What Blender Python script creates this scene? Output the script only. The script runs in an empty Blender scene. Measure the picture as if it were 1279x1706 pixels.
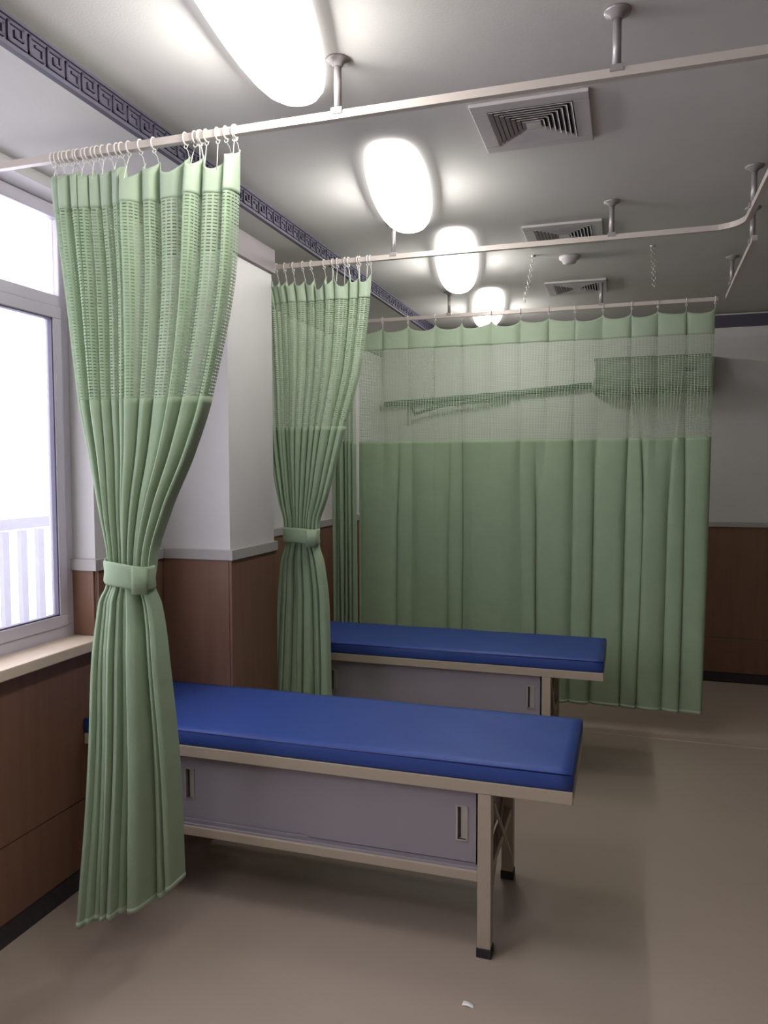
import bpy, math, random
from mathutils import Vector
random.seed(7)
S = bpy.context.scene
C = S.collection

# ------------------------------------------------------------ camera
cam = bpy.data.cameras.new('camera'); co = bpy.data.objects.new('camera', cam); C.objects.link(co)
cam.sensor_fit = 'HORIZONTAL'; cam.sensor_width = 36.0
cam.lens = 36.0*1275/1279; cam.clip_start = 0.02
YAW = math.radians(17.6); PITCH = math.atan(73/1275)
co.location = (0, 0, 1.6)
co.rotation_euler = (math.pi/2-PITCH, math.radians(0.12), YAW)
S.camera = co
# ------------------------------------------------------------ world: overcast white daylight
W = bpy.data.worlds.new('world'); S.world = W; W.use_nodes = True
nt = W.node_tree; nt.nodes.clear()
bg = nt.nodes.new('ShaderNodeBackground'); wo = nt.nodes.new('ShaderNodeOutputWorld')
bg.inputs['Color'].default_value = (0.92, 0.92, 1.0, 1); bg.inputs['Strength'].default_value = 4.2
nt.links.new(bg.outputs[0], wo.inputs[0])
LAMP, CORE = 3.0, 88.0
# ------------------------------------------------------------ exposure
vs = S.view_settings
vs.view_transform = 'Standard'; vs.look = 'None'; vs.gamma = 1.0; vs.use_curve_mapping = False
vs.exposure = 0.30
try:
    S.cycles.max_bounces = 10; S.cycles.diffuse_bounces = 5; S.cycles.transparent_max_bounces = 24
    S.cycles.use_denoising = True
except Exception: pass

# ------------------------------------------------------------ materials
def srgb(r, g, b):
    f = lambda c: (c/255/12.92) if c/255 <= 0.04045 else ((c/255+0.055)/1.055)**2.4
    return (f(r), f(g), f(b), 1)
def N(nt, t, **kw):
    n = nt.nodes.new(t)
    for k, v in kw.items():
        if k in n.inputs: n.inputs[k].default_value = v
        else: setattr(n, k, v)
    return n
def mat(name, col, rough=0.5, metal=0.0, noise=0.06, nscale=6, bump=0.0, bscale=80, stretch=None, spec=0.5, coat=0):
    m = bpy.data.materials.new(name); m.use_nodes = True; nt = m.node_tree
    p = nt.nodes['Principled BSDF']
    p.inputs['Roughness'].default_value = rough; p.inputs['Metallic'].default_value = metal
    p.inputs['Specular IOR Level'].default_value = spec; p.inputs['Coat Weight'].default_value = coat
    tc = N(nt, 'ShaderNodeTexCoord'); mp = N(nt, 'ShaderNodeMapping')
    if stretch: mp.inputs['Scale'].default_value = stretch
    nt.links.new(tc.outputs['Object'], mp.inputs['Vector'])
    nz = N(nt, 'ShaderNodeTexNoise', Scale=nscale, Detail=5.0)
    nt.links.new(mp.outputs[0], nz.inputs['Vector'])
    mr = N(nt, 'ShaderNodeMapRange'); mr.inputs['To Min'].default_value = 1-noise*2; mr.inputs['To Max'].default_value = 1+noise*2
    nt.links.new(nz.outputs['Fac'], mr.inputs['Value'])
    vm = N(nt, 'ShaderNodeVectorMath', operation='SCALE'); vm.inputs[0].default_value = col[:3]
    nt.links.new(mr.outputs[0], vm.inputs['Scale']); nt.links.new(vm.outputs[0], p.inputs['Base Color'])
    if bump:
        n2 = N(nt, 'ShaderNodeTexNoise', Scale=bscale, Detail=3.0); nt.links.new(mp.outputs[0], n2.inputs['Vector'])
        b = N(nt, 'ShaderNodeBump', Strength=bump, Distance=0.01); nt.links.new(n2.outputs['Fac'], b.inputs['Height'])
        nt.links.new(b.outputs[0], p.inputs['Normal'])
    return m
M = {}
M['wall'] = mat('white_wall_paint', srgb(206, 203, 202), 0.75, bump=0.05, bscale=120, noise=0.02)
M['ceiling'] = mat('ceiling_paint', srgb(202, 199, 195), 0.9, bump=0.05, bscale=150, noise=0.02)
M['floor'] = mat('beige_vinyl', srgb(166, 151, 137), 0.38, noise=0.03, nscale=2, bump=0.02, bscale=30, spec=0.45)
M['pale_line'] = mat('pale_vinyl_line', srgb(200, 184, 166), 0.4)
M['wood'] = mat('brown_laminate', srgb(122, 89, 71), 0.42, noise=0.10, nscale=5, stretch=(6, 6, 0.5), spec=0.4)
M['rail_grey'] = mat('grey_capping', srgb(170, 164, 160), 0.45, noise=0.03)
M['base'] = mat('dark_granite', srgb(52, 47, 50), 0.3, noise=0.35, nscale=60)
M['frieze'] = mat('slate_frieze', srgb(86, 82, 97), 0.6, noise=0.08)
M['frieze_key'] = mat('slate_frieze_raised', srgb(76, 72, 88), 0.55, noise=0.08)
M['cornice'] = mat('grey_cornice', srgb(150, 143, 144), 0.8, noise=0.03)
M['sill'] = mat('pale_stone_sill', srgb(214, 196, 176), 0.35, noise=0.05, nscale=14)
M['upvc'] = mat('white_window_profile', srgb(206, 200, 212), 0.35, noise=0.02)
M['gasket'] = mat('dark_gasket', srgb(96, 90, 110), 0.6)
M['cream'] = mat('cream_powder_coat', srgb(168, 154, 136), 0.4, noise=0.03)
M['cab'] = mat('grey_lilac_steel', srgb(142, 135, 141), 0.38, noise=0.02)
M['cabdark'] = mat('recess_shadow_steel', srgb(70, 66, 70), 0.5)
M['steel'] = mat('brushed_steel', srgb(190, 186, 180), 0.35, metal=0.6)
M['rubber'] = mat('black_rubber_foot', srgb(38, 34, 36), 0.7)
M['blue'] = mat('blue_vinyl', srgb(44, 68, 136), 0.5, noise=0.05, nscale=4, bump=0.25, bscale=9, spec=0.4)
M['blueedge'] = mat('blue_vinyl_seam', srgb(32, 50, 112), 0.5)
M['alu'] = mat('white_aluminium_track', srgb(196, 186, 178), 0.35, metal=0.1, noise=0.02)
M['pole'] = mat('grey_aluminium_pole', srgb(158, 152, 152), 0.35, metal=0.35, noise=0.03)
M['plastic'] = mat('clear_white_plastic', srgb(226, 222, 216), 0.3)
M['vent'] = mat('vent_enamel', srgb(186, 180, 180), 0.5)
M['ventdark'] = mat('duct_dark', srgb(40, 39, 42), 0.8)
M['acwhite'] = mat('ac_white', srgb(126, 130, 127), 0.4)
M['pipe'] = mat('pipe_wrap', srgb(84, 92, 88), 0.6, bump=0.2, bscale=60)
M['fleck_white'] = mat('matt_white', srgb(238, 232, 228), 0.8)
M['railing'] = mat('outdoor_railing_grey', srgb(82, 78, 100), 0.5)

def emis(name, col, st):
    m = bpy.data.materials.new(name); m.use_nodes = True; nt = m.node_tree; nt.nodes.clear()
    e = N(nt, 'ShaderNodeEmission', Strength=st); e.inputs['Color'].default_value = col
    o = N(nt, 'ShaderNodeOutputMaterial'); nt.links.new(e.outputs[0], o.inputs[0]); return m
M['core'] = emis('bright_lamp_core', (1.0, 0.985, 0.95, 1), CORE)
M['lamp'] = emis('lamp_glow_shell', (1.0, 0.975, 0.955, 1), LAMP)

def glass():
    m = bpy.data.materials.new('window_glass'); m.use_nodes = True; nt = m.node_tree; nt.nodes.clear()
    t = N(nt, 'ShaderNodeBsdfTransparent'); t.inputs['Color'].default_value = (0.97, 0.97, 1, 1)
    g = N(nt, 'ShaderNodeBsdfGlossy', Roughness=0.05)
    tl = N(nt, 'ShaderNodeBsdfTranslucent'); tl.inputs['Color'].default_value = (0.95, 0.94, 1, 1)
    m1 = N(nt, 'ShaderNodeMixShader'); m1.inputs[0].default_value = 0.13
    nt.links.new(t.outputs[0], m1.inputs[1]); nt.links.new(tl.outputs[0], m1.inputs[2])
    m2 = N(nt, 'ShaderNodeMixShader'); m2.inputs[0].default_value = 0.05
    nt.links.new(m1.outputs[0], m2.inputs[1]); nt.links.new(g.outputs[0], m2.inputs[2])
    o = N(nt, 'ShaderNodeOutputMaterial'); nt.links.new(m2.outputs[0], o.inputs[0]); return m
M['glass'] = glass()

FAB = srgb(173, 193, 162)
def cloth(name, col, mesh=False, px=0.016, pz=0.011, wx=0.62, wz=0.36):
    m = bpy.data.materials.new(name); m.use_nodes = True; nt = m.node_tree; nt.nodes.clear()
    uv = N(nt, 'ShaderNodeUVMap'); uv.uv_map = 'UVMap'
    nz = N(nt, 'ShaderNodeTexNoise', Scale=9.0, Detail=4.0); nt.links.new(uv.outputs[0], nz.inputs['Vector'])
    mr = N(nt, 'ShaderNodeMapRange'); mr.inputs['To Min'].default_value = 0.93; mr.inputs['To Max'].default_value = 1.07
    nt.links.new(nz.outputs['Fac'], mr.inputs['Value'])
    vm = N(nt, 'ShaderNodeVectorMath', operation='SCALE'); vm.inputs[0].default_value = col[:3]
    nt.links.new(mr.outputs[0], vm.inputs['Scale'])
    d = N(nt, 'ShaderNodeBsdfPrincipled', Roughness=0.75); d.inputs['Sheen Weight'].default_value = 0.15
    d.inputs['Specular IOR Level'].default_value = 0.25
    nt.links.new(vm.outputs[0], d.inputs['Base Color'])
    w = N(nt, 'ShaderNodeTexNoise', Scale=600.0, Detail=1.0); nt.links.new(uv.outputs[0], w.inputs['Vector'])
    w2 = N(nt, 'ShaderNodeTexNoise', Scale=14.0, Detail=3.0); nt.links.new(uv.outputs[0], w2.inputs['Vector'])
    b = N(nt, 'ShaderNodeBump', Strength=0.25, Distance=0.002); nt.links.new(w.outputs['Fac'], b.inputs['Height'])
    b2 = N(nt, 'ShaderNodeBump', Strength=0.35, Distance=0.012); nt.links.new(w2.outputs['Fac'], b2.inputs['Height'])
    nt.links.new(b.outputs[0], b2.inputs['Normal']); nt.links.new(b2.outputs[0], d.inputs['Normal'])
    tl = N(nt, 'ShaderNodeBsdfTranslucent'); nt.links.new(vm.outputs[0], tl.inputs['Color'])
    mx = N(nt, 'ShaderNodeMixShader'); mx.inputs[0].default_value = 0.32
    nt.links.new(d.outputs[0], mx.inputs[1]); nt.links.new(tl.outputs[0], mx.inputs[2])
    out = N(nt, 'ShaderNodeOutputMaterial')
    if not mesh:
        nt.links.new(mx.outputs[0], out.inputs[0]); return m
    sp = N(nt, 'ShaderNodeSeparateXYZ'); nt.links.new(uv.outputs[0], sp.inputs[0])
    def slot(sock, pitch, open_):
        a = N(nt, 'ShaderNodeMath', operation='DIVIDE'); nt.links.new(sock, a.inputs[0]); a.inputs[1].default_value = pitch
        f = N(nt, 'ShaderNodeMath', operation='FRACT'); nt.links.new(a.outputs[0], f.inputs[0])
        l = N(nt, 'ShaderNodeMath', operation='LESS_THAN'); nt.links.new(f.outputs[0], l.inputs[0]); l.inputs[1].default_value = open_
        return l.outputs[0]
    mu = N(nt, 'ShaderNodeMath', operation='MULTIPLY')
    nt.links.new(slot(sp.outputs[0], px, wx), mu.inputs[0]); nt.links.new(slot(sp.outputs[1], pz, wz), mu.inputs[1])
    tr = N(nt, 'ShaderNodeBsdfTransparent'); m3 = N(nt, 'ShaderNodeMixShader')
    nt.links.new(mu.outputs[0], m3.inputs[0]); nt.links.new(mx.outputs[0], m3.inputs[1]); nt.links.new(tr.outputs[0], m3.inputs[2])
    nt.links.new(m3.outputs[0], out.inputs[0]); return m
M['cloth'] = cloth('green_curtain_cloth', FAB)
M['cloth_lit'] = cloth('green_cloth_lit', srgb(192, 208, 184))  # same cloth as the drop, its stronger lighting put into a paler colour
M['net'] = cloth('green_curtain_net', FAB, True, 0.017, 0.0098, 0.68, 0.35)
M['netwide'] = cloth('green_curtain_open_net', FAB, True, 0.018, 0.0098, 0.78, 0.66)

# ------------------------------------------------------------ mesh helpers
class MB:
    def __init__(s): s.v = []; s.f = []; s.sm = []
    def box(s, x0, x1, y0, y1, z0, z1):
        b = len(s.v)
        s.v += [(x, y, z) for z in (z0, z1) for y in (y0, y1) for x in (x0, x1)]
        for q in ((0, 2, 3, 1), (4, 5, 7, 6), (0, 1, 5, 4), (2, 6, 7, 3), (0, 4, 6, 2), (1, 3, 7, 5)):
            s.f.append(tuple(b+i for i in q)); s.sm.append(False)
        return s
    def tube(s, pts, r, n=8, closed=False, cap=True):
        pts = [Vector(p) for p in pts]; b = len(s.v); m = len(pts)
        for i, p in enumerate(pts):
            if closed: t = pts[(i+1) % m]-pts[i-1]
            else: t = pts[min(i+1, m-1)]-pts[max(i-1, 0)]
            t.normalize()
            up = Vector((0, 0, 1)) if abs(t.z) < 0.9 else Vector((0, 1, 0))
            if closed:
                up = getattr(s, 'axis', up)
            a = t.cross(up).normalized(); c = a.cross(t)
            rr = r[i] if isinstance(r, (list, tuple)) else r
            for k in range(n):
                an = 2*math.pi*k/n; s.v.append(tuple(p+a*math.cos(an)*rr+c*math.sin(an)*rr))
        for i in range(m if closed else m-1):
            j = (i+1) % m
            for k in range(n):
                k2 = (k+1) % n
                s.f.append((b+i*n+k, b+i*n+k2, b+j*n+k2, b+j*n+k)); s.sm.append(True)
        if cap and not closed:
            s.f.append(tuple(b+k for k in range(n))[::-1]); s.sm.append(False)
            s.f.append(tuple(b+(m-1)*n+k for k in range(n))); s.sm.append(False)
        return s
    def torus(s, c, R, r, axis='x', n=14, k=6):
        c = Vector(c); P = []
        for i in range(n):
            a = 2*math.pi*i/n; u, w = math.cos(a)*R, math.sin(a)*R
            P.append(c+Vector({'x': (0, u, w), 'y': (u, 0, w), 'z': (u, w, 0)}[axis]))
        s.axis = Vector({'x': (1, 0, 0), 'y': (0, 1, 0), 'z': (0, 0, 1)}[axis])
        s.tube(P, r, k, closed=True); return s
    def lathe(s, c, prof, n=24):
        b = len(s.v)
        for r, z in prof:
            for k in range(n):
                a = 2*math.pi*k/n; s.v.append((c[0]+r*math.cos(a), c[1]+r*math.sin(a), c[2]+z))
        for i in range(len(prof)-1):
            for k in range(n):
                k2 = (k+1) % n; s.f.append((b+i*n+k, b+i*n+k2, b+(i+1)*n+k2, b+(i+1)*n+k)); s.sm.append(True)
        s.f.append(tuple(b+k for k in range(n))[::-1]); s.sm.append(False)
        s.f.append(tuple(b+(len(prof)-1)*n+k for k in range(n))); s.sm.append(False)
        return s
    def data(s, name, m):
        me = bpy.data.meshes.new(name); me.from_pydata(s.v, [], s.f)
        for p, q in zip(me.polygons, s.sm): p.use_smooth = q
        me.materials.append(m); me.update(); return me
    def build(s, name, m, parent=None, bevel=0, seg=2):
        o = bpy.data.objects.new(name, s.data(name, m)); C.objects.link(o)
        if parent is not None: o.parent = parent
        if bevel:
            bv = o.modifiers.new('bevel', 'BEVEL'); bv.width = bevel; bv.segments = seg; bv.limit_method = 'ANGLE'
        return o
def inst(name, me, parent, loc=(0, 0, 0), rot=None):
    o = bpy.data.objects.new(name, me); C.objects.link(o); o.parent = parent; o.location = loc
    if rot: o.rotation_euler = rot
    return o
def empty(name, loc, label=None, cat=None, group=None):
    o = bpy.data.objects.new(name, None); C.objects.link(o); o.location = loc; o.empty_display_size = 0.05
    return tag(o, label, cat, group)
def tag(o, label, cat, group=None):
    if label: o['label'] = label
    if cat: o['category'] = cat
    if group: o['group'] = group
    return o
def struct(name, mb, m, label=None, bevel=0):
    o = mb.build(name, m, None, bevel); o['kind'] = 'structure'
    if label: o['label'] = label
    return o
def box(*a): return MB().box(*a)
def copy_tree(o, parent=None):
    c = o.copy(); C.objects.link(c); c.parent = parent
    for ch in [x for x in bpy.data.objects if x.parent is o]: copy_tree(ch, c)
    return c

# ------------------------------------------------------------ the room
XW, YF, XR, YB = -1.98, 6.15, 7.0, -2.6       # left wall, far wall, right wall, back wall
ZC, ZS, ZRAIL = 2.72, 2.64, 2.57              # ceiling, soffit, curtain track
PX, PY0, PY1 = -1.64, 2.955, 3.39              # the wall pier beside the couches
CAP = 1.247
floor = struct('floor', box(-2.4, XR+.1, YB-.1, YF+.1, -0.08, 0), M['floor'])
MB().box(PX-.3, XR, 4.72, 4.727, -0.001, 0.0012).build('floor_line', M['pale_line'], floor)  # thin paler line across the floor
MB().box(1.95, 1.957, YB, YF, -0.001, 0.0012).build('floor_line', M['pale_line'], floor)
struct('ceiling', box(-1.5, XR+.1, YB-.1, YF+.1, ZC, ZC+.1), M['ceiling'])
soffit = struct('ceiling_soffit', box(-2.4, -1.485, YB-.1, YF+.1, ZS, ZC+.1), M['ceiling'], 'lowered ceiling strip above the window wall')

# left wall: window opening y -0.6..2.5, z .905..2.60
WY0, WY1, WZ0, WZ1 = -0.7, 2.5, 0.905, 2.60
lw = MB()
lw.box(XW-.152, XW, YB-.1, WY1, 0, WZ0-.0)
lw.box(XW-.152, XW, YB-.1, WY1, WZ1, ZS)
lw.box(XW-.152, XW, YB-.1, WY0, WZ0, WZ1)
lw.box(XW-.152, XW, WY1, YF+.1, 0, ZS)
wl = struct('wall_left', lw, M['wall'])
pl = struct('wall_pillar', box(XW-.02, PX, PY0, PY1, 0, ZS), M['wall'], 'white pillar with brown panelled foot beside the near couch')
pl['kind'] = 'structure'
fw = struct('wall_far', box(-2.4, XR+.1, YF, YF+.15, 0, ZC+.1), M['wall'])
wr = struct('wall_right', box(XR, XR+.15, YB, YF, 0, ZC), M['wall'])
wb = struct('wall_back', box(-2.4, XR+.1, YB-.15, YB, 0, ZC+.1), M['wall'])

# brown panelling: panels are pieces of the walls
T = 0.012
def panels_x(parent, x, y0, y1, ztop, step=1.22, side=1):
    y = y0
    while y < y1-0.01:
        e = min(y+step, y1)
        xa, xb = (x, x+T*side) if side > 0 else (x-T, x)
        for z0, z1 in ((0.075, 0.333), (0.338, ztop)):
            box(xa, xb, y+.0015, e-.0015, z0, z1).build('wall_panel', M['wood'], parent)
        y = e
def panels_y(parent, y, x0, x1, z0_, ztop, step=1.22):
    x = x0
    while x < x1-0.01:
        e = min(x+step, x1)
        zs = ((0.075, 0.333), (0.338, ztop)) if z0_ < 0.3 else ((z0_, ztop),)
        for z0, z1 in zs:
            box(x+.0015, e-.0015, y-T, y, z0, z1).build('wall_panel', M['wood'], parent)
        x = e
panels_x(wl, XW, -1.16, WY1, WZ0-.002)
panels_x(wl, XW, WY1, PY0, CAP-.045)
panels_x(wl, XW, PY1, YF, CAP-.045)
panels_y(wl, WY1, XW-.10, XW, WZ0+.042, CAP-.045)       # window reveal
panels_y(pl, PY0, XW+T, PX, 0, CAP-.045)
panels_x(pl, PX, PY0-T, PY1, CAP-.045)
panels_y(fw, YF, XW+T, XR, 0, CAP-.055)
def cap(name, *a):
    o = struct(name, box(*a), M['rail_grey'], None, 0.002); return o
cap('trim_1', XW-.10, XW+.02, WY1-.022, WY1, CAP-.045, CAP)
cap('trim_2', XW, XW+.022, WY1, PY0-.022, CAP-.045, CAP)
cap('trim_3', XW+.022, PX+.022, PY0-.022, PY0, CAP-.045, CAP)
cap('trim_4', PX, PX+.022, PY0, PY1, CAP-.045, CAP)
cap('trim_5', XW, XW+.022, PY1, YF-.022, CAP-.045, CAP)
cap('trim_6', XW, XR, YF-.022, YF, CAP-.085, CAP-.05)
struct('trim_7', box(PX, PX+.02, PY0-.02, PY1, 2.53, ZS), M['cornice'])
struct('trim_8', box(XW, PX+.02, PY0-.02, PY0, 2.53, ZS), M['cornice'])
struct('trim_9', box(XW, XW+.02, PY1, YF, 2.53, ZS), M['cornice'])
struct('trim_10', box(-1.47, XR, YF-.03, YF, 2.62, 2.705), M['frieze_key'])
struct('baseboard_left', box(XW, XW+.018, YB, PY0, 0, 0.072), M['base'])
struct('baseboard_pillar', MB().box(XW+.018, PX+.018, PY0-.018, PY0, 0, .072).box(PX, PX+.018, PY0, PY1, 0, .072), M['base'])
struct('baseboard_far', box(XW, XR, YF-.018, YF, 0, 0.072), M['base'])

# frieze with raised key pattern on the face of the lowered strip
fr = struct('trim_11', MB().box(-1.485, -1.473, YB, YF-.03, ZS, ZC).box(-1.473, -1.466, YB, YF-.03, ZS, ZS+.009).box(-1.473, -1.466, YB, YF-.03, ZC-.008, ZC), M['frieze'], 'dark grey band with raised key pattern along the ceiling step')
km = MB(); h0, h1 = ZS+.016, ZC-.014; t = .007; X0, X1 = -1.4735, -1.467
zz = lambda a: h0+(h1-h0)*a
def seg(y0, y1, z0, z1): km.box(X0, X1, y0, y1, z0, z1)
L = .13
seg(0, t, h0, h1); seg(0, L*.42, h1-t, h1); seg(L*.42-t, L*.42, zz(.32), h1); seg(L*.18, L*.42, zz(.32), zz(.32)+t); seg(L*.18, L*.18+t, zz(.32), zz(.70))
seg(0, L*.5, h0, h0+t); seg(L*.55, L*.55+t, h0, h1); seg(L*.55, L*.95, h0, h0+t); seg(L*.95-t, L*.95, h0, zz(.68)); seg(L*.72, L*.95, zz(.68)-t, zz(.68)); seg(L*.55, L*1.0, h1-t, h1)
kme = km.data('key_motif', M['frieze_key'])
y = 0.9
while y < YF-.2:
    inst('key_motif', kme, fr, (0, y, 0)); y += L*1.04

# ------------------------------------------------------------ window
win = struct('window_1', MB().box(XW-.15, XW-.10, WY0, WY1, WZ0+.03, WZ0+.085)     # bottom
             .box(XW-.15, XW-.10, WY0, WY1, WZ1-.05, WZ1)
             .box(XW-.15, XW-.10, WY1-.045, WY1, WZ0+.085, WZ1-.05)
             .box(XW-.15, XW-.10, WY0, WY0+.05, WZ0+.085, WZ1-.05)
             .box(XW-.15, XW-.10, WY0+.05, WY1-.045, 2.215, 2.26), M['upvc'], 'white framed window over the pale stone sill', 0.004)
for a, b in ((WY0+.05, .95), (.90, WY1-.045)):
    z0, z1 = WZ0+.085, 2.215
    s = .045
    sash = MB().box(XW-.135, XW-.093, a, b, z0, z0+s).box(XW-.135, XW-.093, a, b, z1-s, z1).box(XW-.135, XW-.093, a, a+s, z0+s, z1-s).box(XW-.135, XW-.093, b-s, b, z0+s, z1-s)
    so = sash.build('sash', M['upvc'], win, 0.003)
    g = MB(); e = .006
    for q in ((a+s, b-s, z0+s, z0+s+e), (a+s, b-s, z1-s-e, z1-s), (a+s, a+s+e, z0+s, z1-s), (b-s-e, b-s, z0+s, z1-s)): g.box(XW-.125, XW-.097, *q)
    g.build('gasket', M['gasket'], so)
    box(XW-.117, XW-.113, a+s, b-s, z0+s, z1-s).build('glass_pane', M['glass'], so)
box(XW-.127, XW-.123, WY0+.05, WY1-.045, 2.26, WZ1-.05).build('glass_pane', M['glass'], win)
box(XW-.10, XW+.05, WY0-.05, WY1-.0, WZ0, WZ0+.04).build('window_sill', M['sill'], win, 0.004)
# balcony railing outside, seen blurred through the pane
rl = empty('balcony_railing', (-3.2, 1.5, 0), 'pale grey balcony railing outside the window', 'railing')
def rp(name, mb): 
    o = mb.build(name, M['railing'], rl); o.location = -rl.location; return o
rp('handrail', box(-3.23, -3.17, -1.5, 14, 1.27, 1.33))
rp('bottom_rail', box(-3.22, -3.18, -1.5, 14, .10, .15))
yy = -1.4
while yy < 13.9:
    rp('baluster', box(-3.215, -3.185, yy, yy+.045, .15, 1.26)); yy += .13
struct('balcony_floor', box(-3.6, XW-.152, -2, 14.5, -.2, 0), M['rail_grey'], 'pale balcony slab outside the window')
for ob in [o for o in C.objects if o.name.startswith('balcony_railing')]: ob.location.z = 0

# ------------------------------------------------------------ ceiling lamps in a row
def lamp_mesh(y0, y1, xc, hw=.12, sh=0):
    Lh = (y1-y0)/2; yc = (y0+y1)/2
    root = empty('ceiling_lamp', (xc, yc, ZC))
    box(-.045, .045, -Lh*.75, Lh*.75, -.022, 0).build('housing', M['acwhite'], root)
    root.rotation_euler.z = math.radians(11)
    mb = MB(); n = 12; prof = []
    for i in range(n+1):
        a = math.pi*i/n; prof.append((-hw*math.cos(a), -.012-.058*math.sin(a)))
    st = [(math.sin(q)*(Lh+.03), max(.08, math.cos(q))**.55) for q in [math.pi*(k/14-.5) for k in range(15)]]
    for yv, sc in st:
        for px_, pz_ in prof: mb.v.append((px_*sc, yv, -.012+(pz_+.012)*sc))
    m_ = n+1
    for j in range(len(st)-1):
        for i in range(n): mb.f.append((j*m_+i, j*m_+i+1, (j+1)*m_+i+1, (j+1)*m_+i)); mb.sm.append(True)
    for j in (0, len(st)-1): mb.f.append(tuple(j*m_+i for i in range(m_))); mb.sm.append(False)
    for j in range(len(st)-1): mb.f.append((j*m_, (j+1)*m_, (j+1)*m_+n, j*m_+n)); mb.sm.append(False)
    mb.build('glow_shell', M['lamp'], root)  # oval shell: lens glow around the compact lamp, put into the shape
    pr = [(.006+.024*math.cos(math.pi*(k/8-.5)), k) for k in range(9)]
    MB().tube([(0, sh-.15+.3*k/8, -.088) for k in range(9)], [.012, .020, .024, .026, .026, .026, .024, .020, .012], 10).build('bright_core', M['core'], root)
    return root
LG = None
for (a, b, xc_, hw_, lab) in ((-1.5, -.55, -.88, .12, 'white ceiling lamp at the unseen near end of the lamp row'),
                    (-.2, .80, -.88, .12, 'white ceiling lamp just before the largest glowing lamp of the row'),
                    (1.00, 2.17, -.840, .135, 'ceiling lamp in an oval glow before the nearest curtain track, largest in the row'),
                    (2.58, 3.46, -.885, .122, 'ceiling lamp in an oval glow between the first and second curtain tracks'),
                    (3.58, 4.74, -.90, .115, 'ceiling lamp in an oval glow just beyond the second curtain track'),
                    (4.82, 5.97, -.945, .110, 'ceiling lamp in an oval glow farthest off, above the drawn curtain')):
    tag(lamp_mesh(a, b, xc_, hw_, .22 if 1 < a < 1.5 or a == 1.0 else 0), lab, 'lamp', 'ceiling lamps in one row')

# ------------------------------------------------------------ curtain tracks
def track(name, pts, poles, label, group='curtain tracks'):
    root = empty(name, (pts[0][0], pts[0][1], ZRAIL), label, 'curtain track', group)
    off = Vector(root.location)
    # square section extruded along the path
    mb = MB(); P = [Vector((p[0], p[1], ZRAIL)) - off for p in pts]; w, h = .010, .011
    for i, p in enumerate(P):
        tn = (P[min(i+1, len(P)-1)]-P[max(i-1, 0)]).normalized(); nn = Vector((-tn.y, tn.x, 0))
        for a, c in ((-w, -h), (w, -h), (w, h), (-w, h)): mb.v.append(tuple(p+nn*a+Vector((0, 0, c))))
    for i in range(len(P)-1):
        for k in range(4):
            k2 = (k+1) % 4; mb.f.append((i*4+k, i*4+k2, (i+1)*4+k2, (i+1)*4+k)); mb.sm.append(False)
    mb.f.append((3, 2, 1, 0)); e = (len(P)-1)*4; mb.f.append((e, e+1, e+2, e+3)); mb.sm += [False, False]
    mb.build('rail', M['alu'], root)
    for (x, y) in poles:
        pm = MB().lathe((0, 0, 0), [(.0105, ZRAIL+.011-ZC), (.0105, -.012)], 14)
        po = pm.build('hanger_pole', M['pole'], root); po.location = Vector((x, y, ZC))-off
        fl = MB().lathe((0, 0, 0), [(.013, -.020), (.018, -.010), (.032, -.006), (.034, 0)], 20).build('flange', M['pole'], po)
        cl = MB().box(-.016, .016, -.014, .014, ZRAIL+.002-ZC, ZRAIL+.018-ZC).build('clamp', M['pole'], po)
    return root
def arc(xa, ya, r):    # corner turning from +x toward -y
    return [(xa-r+r*math.sin(t), ya-r+r*math.cos(t)) for t in [math.pi/2*i/8 for i in range(9)]]
Y1, Y2, Y3 = 2.03, 3.43, 4.85
track('curtain_track', [(XW+.01, Y1), (-.5, Y1), (1.6, Y1)], [(-.775, Y1), (-.04, Y1), (.62, Y1), (1.4, Y1)], 'pale ceiling track carrying the nearest tied curtain, crossing the whole frame')
track('curtain_track', [(XW+.01, Y2), (-.5, Y2)]+arc(.435, Y2, .12)+[(.435, 2.22)], [(-1.04, Y2), (-.078, Y2), (.435, 3.20), (.435, 2.69)], 'pale ceiling track carrying the second tied curtain, bent forward at its end')
track('curtain_track', [(XW+.01, Y3), (-.5, Y3), (.485, Y3)], [(-1.10, Y3), (-.165, Y3)], 'pale straight ceiling track carrying the drawn curtain at the back')
track('curtain_track', [(.530, Y3-.03), (.515, 4.3), (.50, 3.62)], [(.516, 4.51), (.501, 3.70)], 'short bare ceiling track running forward from the end of the drawn curtain')

# ------------------------------------------------------------ curtains
def smooth(t): return t*t*(3-2*t)
def interp(rows, z):
    if z >= rows[0][0]: return rows[0][1:]
    if z <= rows[-1][0]: return rows[-1][1:]
    n = len(rows)
    for i in range(n-1):
        if rows[i][0] >= z >= rows[i+1][0]:
            p1, p2 = rows[i], rows[i+1]; p0 = rows[max(i-1, 0)]; p3 = rows[min(i+2, n-1)]
            hh = p2[0]-p1[0]; t = (z-p1[0])/hh; out = []
            for k in range(1, len(p1)):
                d = (p2[k]-p1[k])/hh
                d0 = (p1[k]-p0[k])/(p1[0]-p0[0]) if i > 0 else d
                d1 = (p3[k]-p2[k])/(p3[0]-p2[0]) if i+2 < n else d
                m1 = 0 if d0*d <= 0 else 2*d0*d/(d0+d)
                m2 = 0 if d1*d <= 0 else 2*d1*d/(d1+d)
                t2, t3 = t*t, t*t*t
                out.append((2*t3-3*t2+1)*p1[k]+(t3-2*t2+t)*hh*m1+(-2*t3+3*t2)*p2[k]+(t3-t2)*hh*m2)
            return tuple(out)
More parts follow.
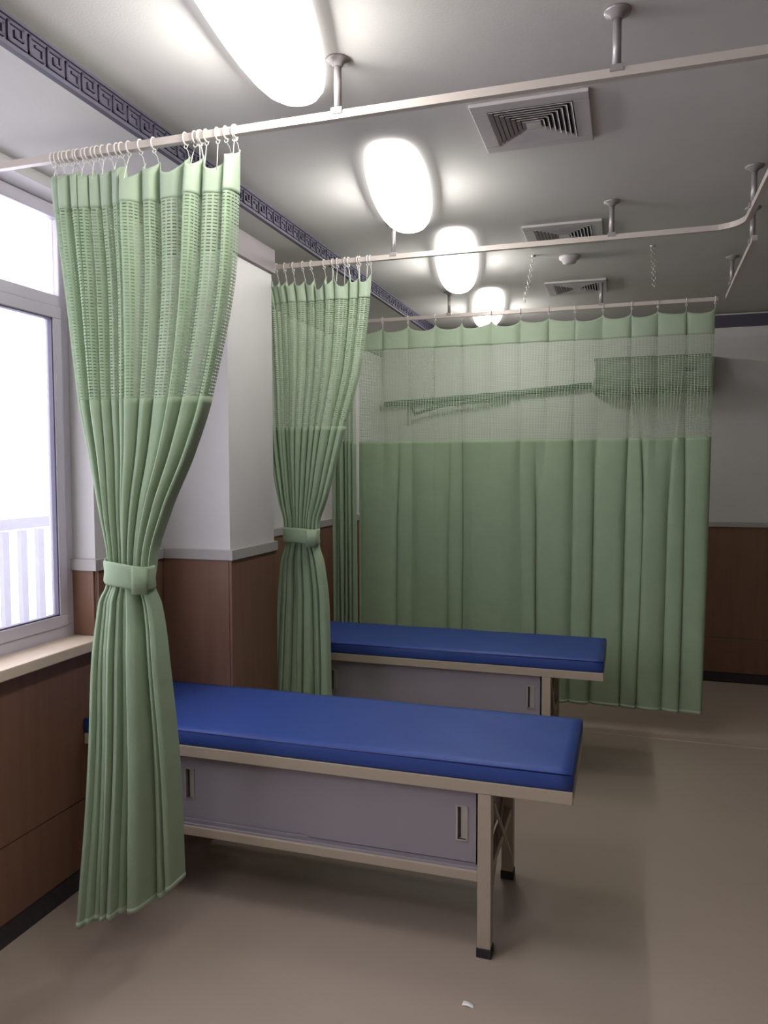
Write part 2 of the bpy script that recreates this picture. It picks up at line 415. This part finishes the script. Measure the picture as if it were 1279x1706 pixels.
class Curtain:
    """rows: (z, x_left, x_right, y_centre, amplitude, y_slant, y_bow); widths: relative widths of the folds"""
    def __init__(s, rows, widths, cloth_w, seed, zt, sag, net=(2.40, 1.80), hem=(.15, 0), fwd=0.30, second=.12, low=None, zsw=1.27, sharp=3.5, bw=.06):
        s.bw = bw
        s.sharp = sharp
        s.rows = rows; s.w = widths; s.cw = cloth_w; s.zt = zt; s.sag = sag; s.net = net; s.hem = hem; s.fwd = fwd; s.second = second
        s.low = Curtain(rows, low, cloth_w, seed+50, zt, sag, fwd=fwd, second=second, sharp=sharp+1.5) if low else None; s.zsw = zsw
        r = random.Random(seed); tot = sum(widths); c = 0; s.k = [0]
        for w in widths: c += w/tot; s.k.append(c)
        s.a = [r.uniform(.7, 1.25) for _ in widths]+[1]; s.ph = [r.uniform(-.5, .5) for _ in range(6)]
        s.b = [r.uniform(-1, 1) for _ in widths]+[0]
    def phase(s, u):
        for i in range(len(s.w)):
            if u <= s.k[i+1]+1e-9: return i, (u-s.k[i])/(s.k[i+1]-s.k[i])
        return len(s.w)-1, 1.0
    def arcs(s, z, nu):
        L_ = [0]; p = s.pt(0, z)
        for i in range(1, nu+1):
            q = s.pt(i/nu, z); L_.append(L_[-1]+math.dist(p, q)); p = q
        return L_
    def top(s, u):
        i, f = s.phase(u)
        g = abs(math.sin(math.pi*f)); w = s.w[i]*len(s.w)/sum(s.w)
        return s.zt-s.sag*g**1.2*(.3+.7*s.a[i])*min(1.5, w)
    def bottom(s, u): return s.hem[0]+s.hem[1]*u+.9*s.hem[1]*smooth(min(1, max(0, (u-.8)/.2)))
    def pt(s, u, z):
        if s.low:
            t = smooth(min(1, max(0, (s.zsw+s.bw/2-z)/s.bw)))
            if t >= 1: return s.low.pt0(u, z)
            if t > 0:
                a, b = s.pt0(u, z), s.low.pt0(u, z); return tuple(p*(1-t)+q*t for p, q in zip(a, b))
        return s.pt0(u, z)
    def pt0(s, u, z):
        xl, xr, yc, am, sl, bow = interp(s.rows, z)
        i, f = s.phase(u)
        ai = s.a[i]*(1-smooth(min(1, max(0, f*3-2))))+s.a[i+1]*smooth(min(1, max(0, f*3-2)))
        th = 2*math.pi*f
        c_ = abs(math.cos(math.pi*f))
        d = ai*(1.5*c_**s.sharp-.6)+s.second*math.sin(th+s.ph[i % 6]*4+z*.8)*.5+s.b[i]*(f-.5)*(1-c_**4)*.9
        d += .30*math.sin(6.0*u*math.pi+z*1.3+s.ph[0]*4)
        dx = -s.fwd*math.sin(th)*(xr-xl)/len(s.w)*.5 + s.b[i]*math.sin(math.pi*f)**2*(xr-xl)/len(s.w)*.25*math.sin(z*1.5+i)
        x = xl+(xr-xl)*u+dx
        y = yc+am*d+sl*(u-.5)+bow*(2*u-1)**2
        return (x, y, z)
    def patch(s, name, m, parent, z0f, z1f, nv, nu, thick=0.0):
        mb = MB(); uvs = []; AL = s.arcs(sum(s.net)/2, nu)
        for j in range(nv+1):
            for i in range(nu+1):
                u = i/nu; a, b = z0f(u), z1f(u); z = a+(b-a)*j/nv
                p = s.pt(u, z); mb.v.append(p); uvs.append((AL[i], z))
        for j in range(nv):
            for i in range(nu):
                mb.f.append((j*(nu+1)+i, (j+1)*(nu+1)+i, (j+1)*(nu+1)+i+1, j*(nu+1)+i+1)); mb.sm.append(True)
        me = mb.data(name, m); uvl = me.uv_layers.new(name='UVMap')
        for lp in me.loops: uvl.data[lp.index].uv = uvs[lp.vertex_index]
        o = bpy.data.objects.new(name, me); C.objects.link(o); o.parent = parent
        if parent: o.location = -Vector(parent.location)
        if thick:
            so = o.modifiers.new('thickness', 'SOLIDIFY'); so.thickness = thick; so.offset = 0
        return o
    def build(s, root, nu=420, net='net', hooks=None, yrail=0):
        s.patch('curtain_header', M['cloth_lit'], root, s.top, lambda u: s.net[0], 10, nu, .003)
        s.patch('net_panel', M[net], root, lambda u: s.net[0], lambda u: s.net[1], 30, nu)
        dr = s.patch('curtain_drop', M['cloth'], root, lambda u: s.net[1], s.bottom, 80, nu, .0015)
        s.patch('hem', M['cloth_lit'], dr, lambda u: s.bottom(u)+.018, lambda u: s.bottom(u)-.001, 1, nu, .004).location = (0, 0, 0)
        # hooks: a ring running on the track, a hook reaching down to the heading
        off = Vector(root.location)
        us = hooks or s.k
        for u in us:
            p = s.pt(u, s.top(u)-.004); zr = ZRAIL
            q = Vector((p[0], yrail, zr))
            mb = MB(); n = 16
            mb.torus(q, .0175, .0022, 'x', 14, 5)
            mb.torus(q+Vector((0, 0, -.0215)), .006, .0016, 'y', 8, 4)
            e = Vector(p)
            mb.tube([q+Vector((0, 0, -.026)), q.lerp(e, .55)+Vector((0, 0, -.006)), e+Vector((0, -.002, -.006)), e+Vector((0, .004, .002))], .0014, 5)
            o = mb.build('hook', M['plastic'], root); o.location = -off
def tieband(root, c, rx, ry, z0, z1, tilt=0.0, tab=True):
    mb = MB(); n = 40; off = Vector(root.location)
    for j, (z, g) in enumerate(((z0, .0), (z0+.008, .004), ((z0+z1)/2, .001), (z1-.008, .004), (z1, .0))):
        for k in range(n):
            a = 2*math.pi*k/n; x = math.cos(a)*(rx+g); yv = math.sin(a)*(ry+g)
            mb.v.append((c[0]+x, c[1]+yv, z+tilt*x+.002*math.sin(3*a)))
    for j in range(4):
        for k in range(n):
            k2 = (k+1) % n; mb.f.append((j*n+k, j*n+k2, (j+1)*n+k2, (j+1)*n+k)); mb.sm.append(True)
    me = mb.data('tieback', M['cloth']); uvl = me.uv_layers.new(name='UVMap')
    for lp in me.loops:
        v = me.vertices[lp.vertex_index].co; uvl.data[lp.index].uv = (v.x+v.y, v.z)
    o = bpy.data.objects.new('tieback', me); C.objects.link(o); o.parent = root; o.location = -off
    so = o.modifiers.new('thickness', 'SOLIDIFY'); so.thickness = .005
    # overlapping end of the band
    tb = MB(); m_ = 6
    for j, z in enumerate((z0-.012, z1-.004)):
        for k in range(m_+1):
            a = -1.05+.62*k/m_; tb.v.append((c[0]+math.cos(a)*(rx+.010), c[1]+math.sin(a)*(ry+.010), z+tilt*math.cos(a)*rx))
    for k in range(m_): tb.f.append((k, k+1, m_+1+k+1, m_+1+k)); tb.sm.append(True)
    me = tb.data('band_end', M['cloth']); uvl = me.uv_layers.new(name='UVMap')
    for lp in me.loops:
        v = me.vertices[lp.vertex_index].co; uvl.data[lp.index].uv = (v.x+v.y, v.z)
    q = bpy.data.objects.new('band_end', me); C.objects.link(q); q.parent = o
    so = q.modifiers.new('thickness', 'SOLIDIFY'); so.thickness = .005

# nearest curtain
c1 = empty('privacy_curtain', (-1.48, Y1, 0), 'pale green net-topped curtain tied with a band, nearest, in front of the window corner', 'curtain', 'tied privacy curtains')
w1 = [.6, .6, .6, .7, .7, .9, .8, 1.3, .9, 2.1, .9, 1.7, .6]
w1b = [.5, .6, .6, .7, .8, .6, 2.4, .7, .9]
C1 = Curtain([(2.55, -1.73, -1.088, Y1, .022, 0, 0), (2.40, -1.715, -1.10, Y1, .036, 0, 0), (2.20, -1.69, -1.116, Y1, .042, 0, 0),
              (1.82, -1.655, -1.198, Y1, .032, 0, 0), (1.65, -1.622, -1.262, Y1, .032, 0, 0), (1.47, -1.588, -1.348, Y1, .030, .0, .0), (1.31, -1.560, -1.400, Y1, .026, 0, .0), (1.24, -1.558, -1.404, Y1, .026, .0, .0),
              (1.18, -1.578, -1.392, Y1, .028, .03, .0), (1.00, -1.585, -1.372, Y1-.01, .036, .06, 0), (.73, -1.59, -1.366, Y1-.01, .042, .10, .01), (.40, -1.60, -1.382, Y1-.01, .045, .17, .02), (.10, -1.615, -1.405, Y1, .048, .24, .02)],
             w1, 2.4, 3, 2.528, .040, net=(2.402, 1.815), hem=(.175, .03), low=w1b)
C1.low.a[6] = 2.0; C1.low.a[7] = 1.5
hk = sorted(set(C1.k+[(C1.k[i]+C1.k[i+1])/2 for i in range(8)]+[.985, .9, .83, .80, .86, .78]))
C1.build(c1, 520, 'net', hk, Y1)
tieband(c1, (-1.480, Y1), .083, .056, 1.235, 1.310, -.12)

# second curtain
c2 = empty('privacy_curtain', (-1.50, Y2, 0), 'green net-topped curtain tied with a band, hanging just behind the pillar', 'curtain', 'tied privacy curtains')
w2 = [.7, .7, .7, .7, .8, .8, .9, .8, 1.2, .8, 1.4, .9, 1.1]
C2 = Curtain([(2.55, -1.80, -1.15, Y2, .030, 0, 0), (2.40, -1.75, -1.16, Y2, .028, 0, 0), (2.10, -1.72, -1.20, Y2, .028, 0, 0),
              (1.80, -1.69, -1.285, Y2, .028, 0, 0), (1.45, -1.63, -1.385, Y2, .028, .0, .0), (1.33, -1.600, -1.425, Y2, .028, 0, .0), (1.23, -1.598, -1.43, Y2, .028, .0, .0),
              (1.14, -1.625, -1.405, Y2, .028, .0, .0), (.95, -1.64, -1.385, Y2, .028, .02, 0), (.5, -1.67, -1.375, Y2, .028, .03, .0), (.15, -1.70, -1.37, Y2, .028, .05, 0)],
             w2, 2.3, 11, 2.515, .05, net=(2.395, 1.80), hem=(.15, 0.0), low=[.6, .8, .7, .9, .6, 1.4, .8, 1.0])
C2.build(c2, 420, 'net', sorted(set(C2.k+[.97, .93, .89, .84, .78, .74, .69])), Y2)
tieband(c2, (-1.512, Y2), .092, .058, 1.238, 1.312, -.05)

# curtains on the back track
c3 = empty('privacy_curtain', (-.6, Y3, 0), 'wide green net-topped curtain drawn out across the room behind the far couch', 'curtain')
w3 = [1, 1, 1.05, 1, 1.1, 1.05, 1, .9, .95, .95, .85, .9, .9]
C3 = Curtain([(2.55, -1.72, .470, Y3, .004, 0, 0), (2.38, -1.72, .470, Y3, .009, 0, 0), (1.78, -1.72, .466, Y3, .013, 0, 0), (1.0, -1.72, .460, Y3, .015, 0, 0), (.13, -1.72, .445, Y3, .021, 0, 0)],
             w3, 2.6, 5, 2.525, .034, net=(2.375, 1.778), hem=(.134, 0), fwd=.25, second=.9, low=[1.6, .6, 1.4, .5, 2.2, .5, 1.3, .7, 1.1, .5, .9, .5, .8], zsw=1.75, bw=1.1)
C3.build(c3, 420, 'netwide', None, Y3)
c4 = empty('privacy_curtain', (-1.85, Y3, 0), 'bunched dark green curtain hanging at the wall beside the drawn curtain', 'curtain')
C4 = Curtain([(2.55, -1.90, -1.738, Y3, .016, 0, 0), (1.8, -1.90, -1.738, Y3-.01, .03, 0, 0), (.13, -1.90, -1.738, Y3-.01, .035, 0, 0)],
             [1]*6, 1.0, 9, 2.525, .02, net=(2.375, 1.778), hem=(.134, 0))
C4.build(c4, 160, 'net', None, Y3)

# ------------------------------------------------------------ couches with sliding-door cabinets
def couch(y0, W_, xl, xr, label):
    r = empty('treatment_couch', ((xl+xr)/2, y0+W_/2, 0), label, 'couch', 'treatment couches')
    off = Vector(r.location)
    def P(name, mb, m, parent=None, bevel=0, seg=2, lab=None):
        o = mb.build(name, m, parent or r, bevel, seg); o.location = -off if parent is None else (0, 0, 0)
        if lab: o['label'] = lab
        return o
    y1 = y0+W_; ft, fb = .590, .548
    # vinyl pad: rounded, faintly domed, with a stitched lower welt
    n, m_ = 48, 16; pm = MB()
    px0, px1, py0, py1 = xl+.003, xr-.004, y0+.002, y1-.002
    def hgt(u, v):
        e = min(1, min(u, 1-u)*60)*min(1, min(v, 1-v)*18)
        return .648+.004*e**.5+.0016*math.sin(u*23+v*5)*math.sin(v*9+u*4)
    for j in range(m_+1):
        for i in range(n+1):
            u, v = i/n, j/m_; pm.v.append((px0+(px1-px0)*u, py0+(py1-py0)*v, hgt(u, v)))
    for j in range(m_):
        for i in range(n):
            a = j*(n+1)+i; pm.f.append((a, a+1, a+n+2, a+n+1)); pm.sm.append(True)
    ring = [i for i in range(n+1)]+[j*(n+1)+n for j in range(1, m_+1)]+[m_*(n+1)+i for i in range(n-1, -1, -1)]+[j*(n+1) for j in range(m_-1, 0, -1)]
    cx_, cy_ = (px0+px1)/2, (py0+py1)/2; prev = ring
    for dz, ins in ((.640, -.0025), (.620, -.004), (.600, -.003), (ft+.0005, .001)):
        cur = []
        for q in ring:
            x, yv, _ = pm.v[q]
            sx = 0 if abs(x-px0) > 1e-6 and abs(x-px1) > 1e-6 else (1 if x > cx_ else -1)
            sy = 0 if abs(yv-py0) > 1e-6 and abs(yv-py1) > 1e-6 else (1 if yv > cy_ else -1)
            cur.append(len(pm.v)); pm.v.append((x-sx*ins, yv-sy*ins, dz))
        for k in range(len(ring)):
            k2 = (k+1) % len(ring); pm.f.append((prev[k2], prev[k], cur[k], cur[k2])); pm.sm.append(True)
        prev = cur
    pm.f.append(tuple(prev[::-1])); pm.sm.append(False)
    mt = P('mattress', pm, M['blue'])
    s2 = MB()
    lp = [(px0, py0), (px1, py0), (px1, py1), (px0, py1)]
    s2.axis = Vector((0, 0, 1)); s2.tube([(a, b, .643) for a, b in lp], .0035, 6, closed=True)
    P('piping', s2, M['blueedge'], mt)
    P('frame', MB().box(xl, xr, y0, y0+.03, fb, ft).box(xl, xr, y1-.03, y1, fb, ft).box(xl, xl+.03, y0+.03, y1-.03, fb, ft).box(xr-.03, xr, y0+.03, y1-.03, fb, ft).box(xl+.03, xr-.03, y0+.03, y1-.03, ft-.012, ft-.002), M['cream'], None, .003)
    lx = (xl+.27, xr-.30)
    for x in lx:
        for y in (y0+.002, y1-.047):
            lg = P('leg', box(x, x+.045 if x > cx_ else x+.045, y, y+.045, .03, fb), M['cream'], None, .003)
            P('rubber_foot', box(x-.003, x+.048, y-.003, y+.048, 0, .033), M['rubber'], lg, .004)
    x0, x1 = lx[0]+.045, lx[1]
    P('lower_rail', MB().box(x0, x1, y0+.004, y0+.034, .252, .286).box(x0, x1, y1-.034, y1-.004, .252, .286), M['cream'], None, .003)
    for x in (lx[0]+.006, lx[1]+.006):
        P('end_rail', box(x, x+.032, y0+.047, y1-.047, .252, .286), M['cream'], None, .003)
        b = MB(); b.tube([(x+.02, y0+.06, .10), (x+.02, y1-.06, .50)], .006, 8); P('brace', b, M['cream'])
        b = MB(); b.tube([(x+.036, y0+.06, .50), (x+.036, y1-.06, .10)], .006, 8); P('brace', b, M['cream'])
    P('cabinet', MB().box(x0, x1, y0+.03, y1-.04, .286, .296).box(x0, x0+.01, y0+.03, y1-.04, .296, fb-.002).box(x1-.01, x1, y0+.03, y1-.04, .296, fb-.002)
      .box(x0, x1, y1-.05, y1-.04, .296, fb-.002).box(x0, x1, y0+.03, y0+.036, .296, .302).box(x0, x1, y0+.012, y0+.022, .286, .292), M['cab'])
    xm = (x0+x1)/2-.005
    for k, (a, b, yd) in enumerate(((x0+.002, xm+.02, y0+.040), (xm, x1-.002, y0+.030))):
        hx = a+.10 if k == 0 else b-.072
        hz0, hz1 = .375, .485; w = .034
        d = MB().box(a, hx, yd, yd+.007, .300, fb-.003).box(hx+w, b, yd, yd+.007, .300, fb-.003).box(hx, hx+w, yd, yd+.007, .300, hz0).box(hx, hx+w, yd, yd+.007, hz1, fb-.003)
        dr = P('sliding_door', d, M['cab'])
        hd = MB().box(hx-.003, hx+.003, yd-.003, yd+.012, hz0-.003, hz1+.003).box(hx+w-.003, hx+w+.003, yd-.003, yd+.012, hz0-.003, hz1+.003)
        hd.box(hx, hx+w, yd-.003, yd+.012, hz1, hz1+.004).box(hx, hx+w, yd-.003, yd+.012, hz0-.004, hz0).box(hx+.012, hx+w, yd+.009, yd+.012, hz0, hz1)
        P('handle', hd, M['steel'], dr, 0, 2, 'recessed pale metal finger pull')
        P('handle_recess', box(hx, hx+w, yd+.012, yd+.014, hz0, hz1), M['cabdark'], dr)
    return r
couch(2.395, .555, XW+.0135, -.145, 'blue padded treatment couch with sliding-door cabinet, nearest, beside the pillar')
couch(3.865, .545, XW+.0135, -.095, 'blue padded treatment couch in front of the wide drawn curtain')

# ------------------------------------------------------------ ceiling diffusers
def vent(x, y, sz, label):
    r = empty('ceiling_vent', (x, y, ZC), label, 'vent', 'square ceiling air vents')
    h = sz/2
    MB().box(-h, h, -h, -h+.05, -.012, 0).box(-h, h, h-.05, h, -.012, 0).box(-h, -h+.05, -h+.05, h-.05, -.012, 0).box(h-.05, h, -h+.05, h-.05, -.012, 0).build('frame', M['vent'], r, .003)
    box(-h+.05, h-.05, -h+.05, h-.05, -.0015, -.0005).build('duct_opening', M['ventdark'], r)
    a = h-.052
    while a > .030:
        mb = MB(); b = a-.009
        # sloping square ring
        o_, i_ = (a, -.014), (b, -.004)
        vs_ = []
        for (q, z) in (o_, i_):
            for sx, sy in ((-1, -1), (1, -1), (1, 1), (-1, 1)): mb.v.append((sx*q, sy*q, z))
        for (q, z) in ((a, -.0125), (b, -.0025)):
            for sx, sy in ((-1, -1), (1, -1), (1, 1), (-1, 1)): mb.v.append((sx*q, sy*q, z))
        for k in range(4):
            k2 = (k+1) % 4
            mb.f += [(k, k2, 4+k2, 4+k), (8+k2, 8+k, 12+k, 12+k2), (k2, k, 8+k, 8+k2), (4+k, 4+k2, 12+k2, 12+k)]; mb.sm += [False]*4
        mb.build('louver', M['vent'], r); a -= .0155
    box(-.024, .024, -.024, .024, -.013, -.003).build('centre_plate', M['vent'], r)
    return r
vent(-.305, 2.575, .36, 'square louvred ceiling vent nearest, just beyond the first curtain track')
vent(-.305, 3.82, .36, 'square louvred ceiling vent partly hidden by the second curtain track')
vent(-.315, 4.95, .36, 'square louvred ceiling vent farthest off, above the drawn curtain')
sd = MB().lathe((0, 0, 0), [(.018, -.040), (.034, -.034), (.040, -.020), (.052, -.014), (.054, 0)], 24).build('smoke_detector', M['vent'])
sd.location = (-.31, 4.24, ZC); tag(sd, 'small round detector on the ceiling between the second and third vents', 'smoke detector')

# ------------------------------------------------------------ hanging chains
def chain(x, y, n, dx, label):
    r = empty('hanging_chain', (x, y, ZC), label, 'chain', 'thin chains hanging from the ceiling')
    MB().lathe((0, 0, 0), [(.004, -.012), (.012, -.004), (.012, 0)], 12).build('ceiling_hook', M['steel'], r)
    me1 = MB().torus((0, 0, 0), .0085, .0016, 'x', 10, 5).data('link', M['steel']); me2 = MB().torus((0, 0, 0), .0085, .0016, 'y', 10, 5).data('link', M['steel'])
    for i in range(n):
        o = inst('chain_link', me1 if i % 2 else me2, r, (dx*i/n, 0, -.018-.0145*i)); 
chain(-.49, 4.16, 16, -.045, 'thin metal chain hanging between the second vent and the drawn curtain')
chain(.105, 4.16, 14, .012, 'thin metal chain hanging near the bent end of the tracks')

# ------------------------------------------------------------ air conditioner and its pipe on the far wall, behind the net
ac = empty('air_conditioner', (.16, YF, 2.15), 'long wall air conditioner seen dimly through the curtain net', 'air conditioner')
prof = [(0, .27), (-.15, .27), (-.195, .24), (-.205, .10), (-.18, .03), (-.12, 0), (0, 0)]
mb = MB()
for x in (-.41, .41):
    for yv, z in prof: mb.v.append((x, yv-.001, z))
k = len(prof)
for i in range(k): j = (i+1) % k; mb.f.append((i, j, k+j, k+i)); mb.sm.append(False)
mb.f.append(tuple(range(k))[::-1]); mb.f.append(tuple(range(k, 2*k))); mb.sm += [False, False]
mb.build('casing', M['acwhite'], ac, .01)
for i in range(2): box(-.36, .36, -.19+i*.022, -.186+i*.022, .004+.0-i*.0, .012).build('air_flap', M['pipe'], ac)
box(.22, .30, -.208, -.204, .14, .17).build('display_panel', M['cabdark'], ac)
pp = MB().tube([(-.27, YF-.04, 2.23), (-.9, YF-.04, 2.185), (-1.60, YF-.04, 2.145), (-1.93, YF-.04, 2.13)], .024, 10).build('insulated_pipe', M['pipe'])
tag(pp, 'wrapped pipe sloping along the far wall, seen through the curtain net', 'pipe')
dp = MB().tube([(-.9, YF-.085, 2.175), (-1.45, YF-.085, 2.10), (-1.66, YF-.085, 2.04), (-1.70, YF-.03, 2.10)], .014, 8).build('drain_hose', M['pipe'])
tag(dp, 'thin drain hose drooping under the wrapped pipe behind the net', 'hose')

# ------------------------------------------------------------ small white fleck on the floor
sc = MB()
for i in range(7):
    a = i/6; sc.v += [(-.018+.036*a, -.009, .0005+.003*math.sin(a*3.1)), (-.018+.036*a, .009, .0008+.004*math.sin(a*3.1+.5))]
for i in range(6): sc.f.append((2*i, 2*i+2, 2*i+3, 2*i+1)); sc.sm.append(True)
so = sc.build('white_fleck', M['fleck_white']); so.location = (-.427, 2.167, .0006); so.rotation_euler.z = -.1
th = so.modifiers.new('thickness', 'SOLIDIFY'); th.thickness = .0006
tag(so, 'tiny white fleck lying on the beige floor before the near couch', 'scrap')
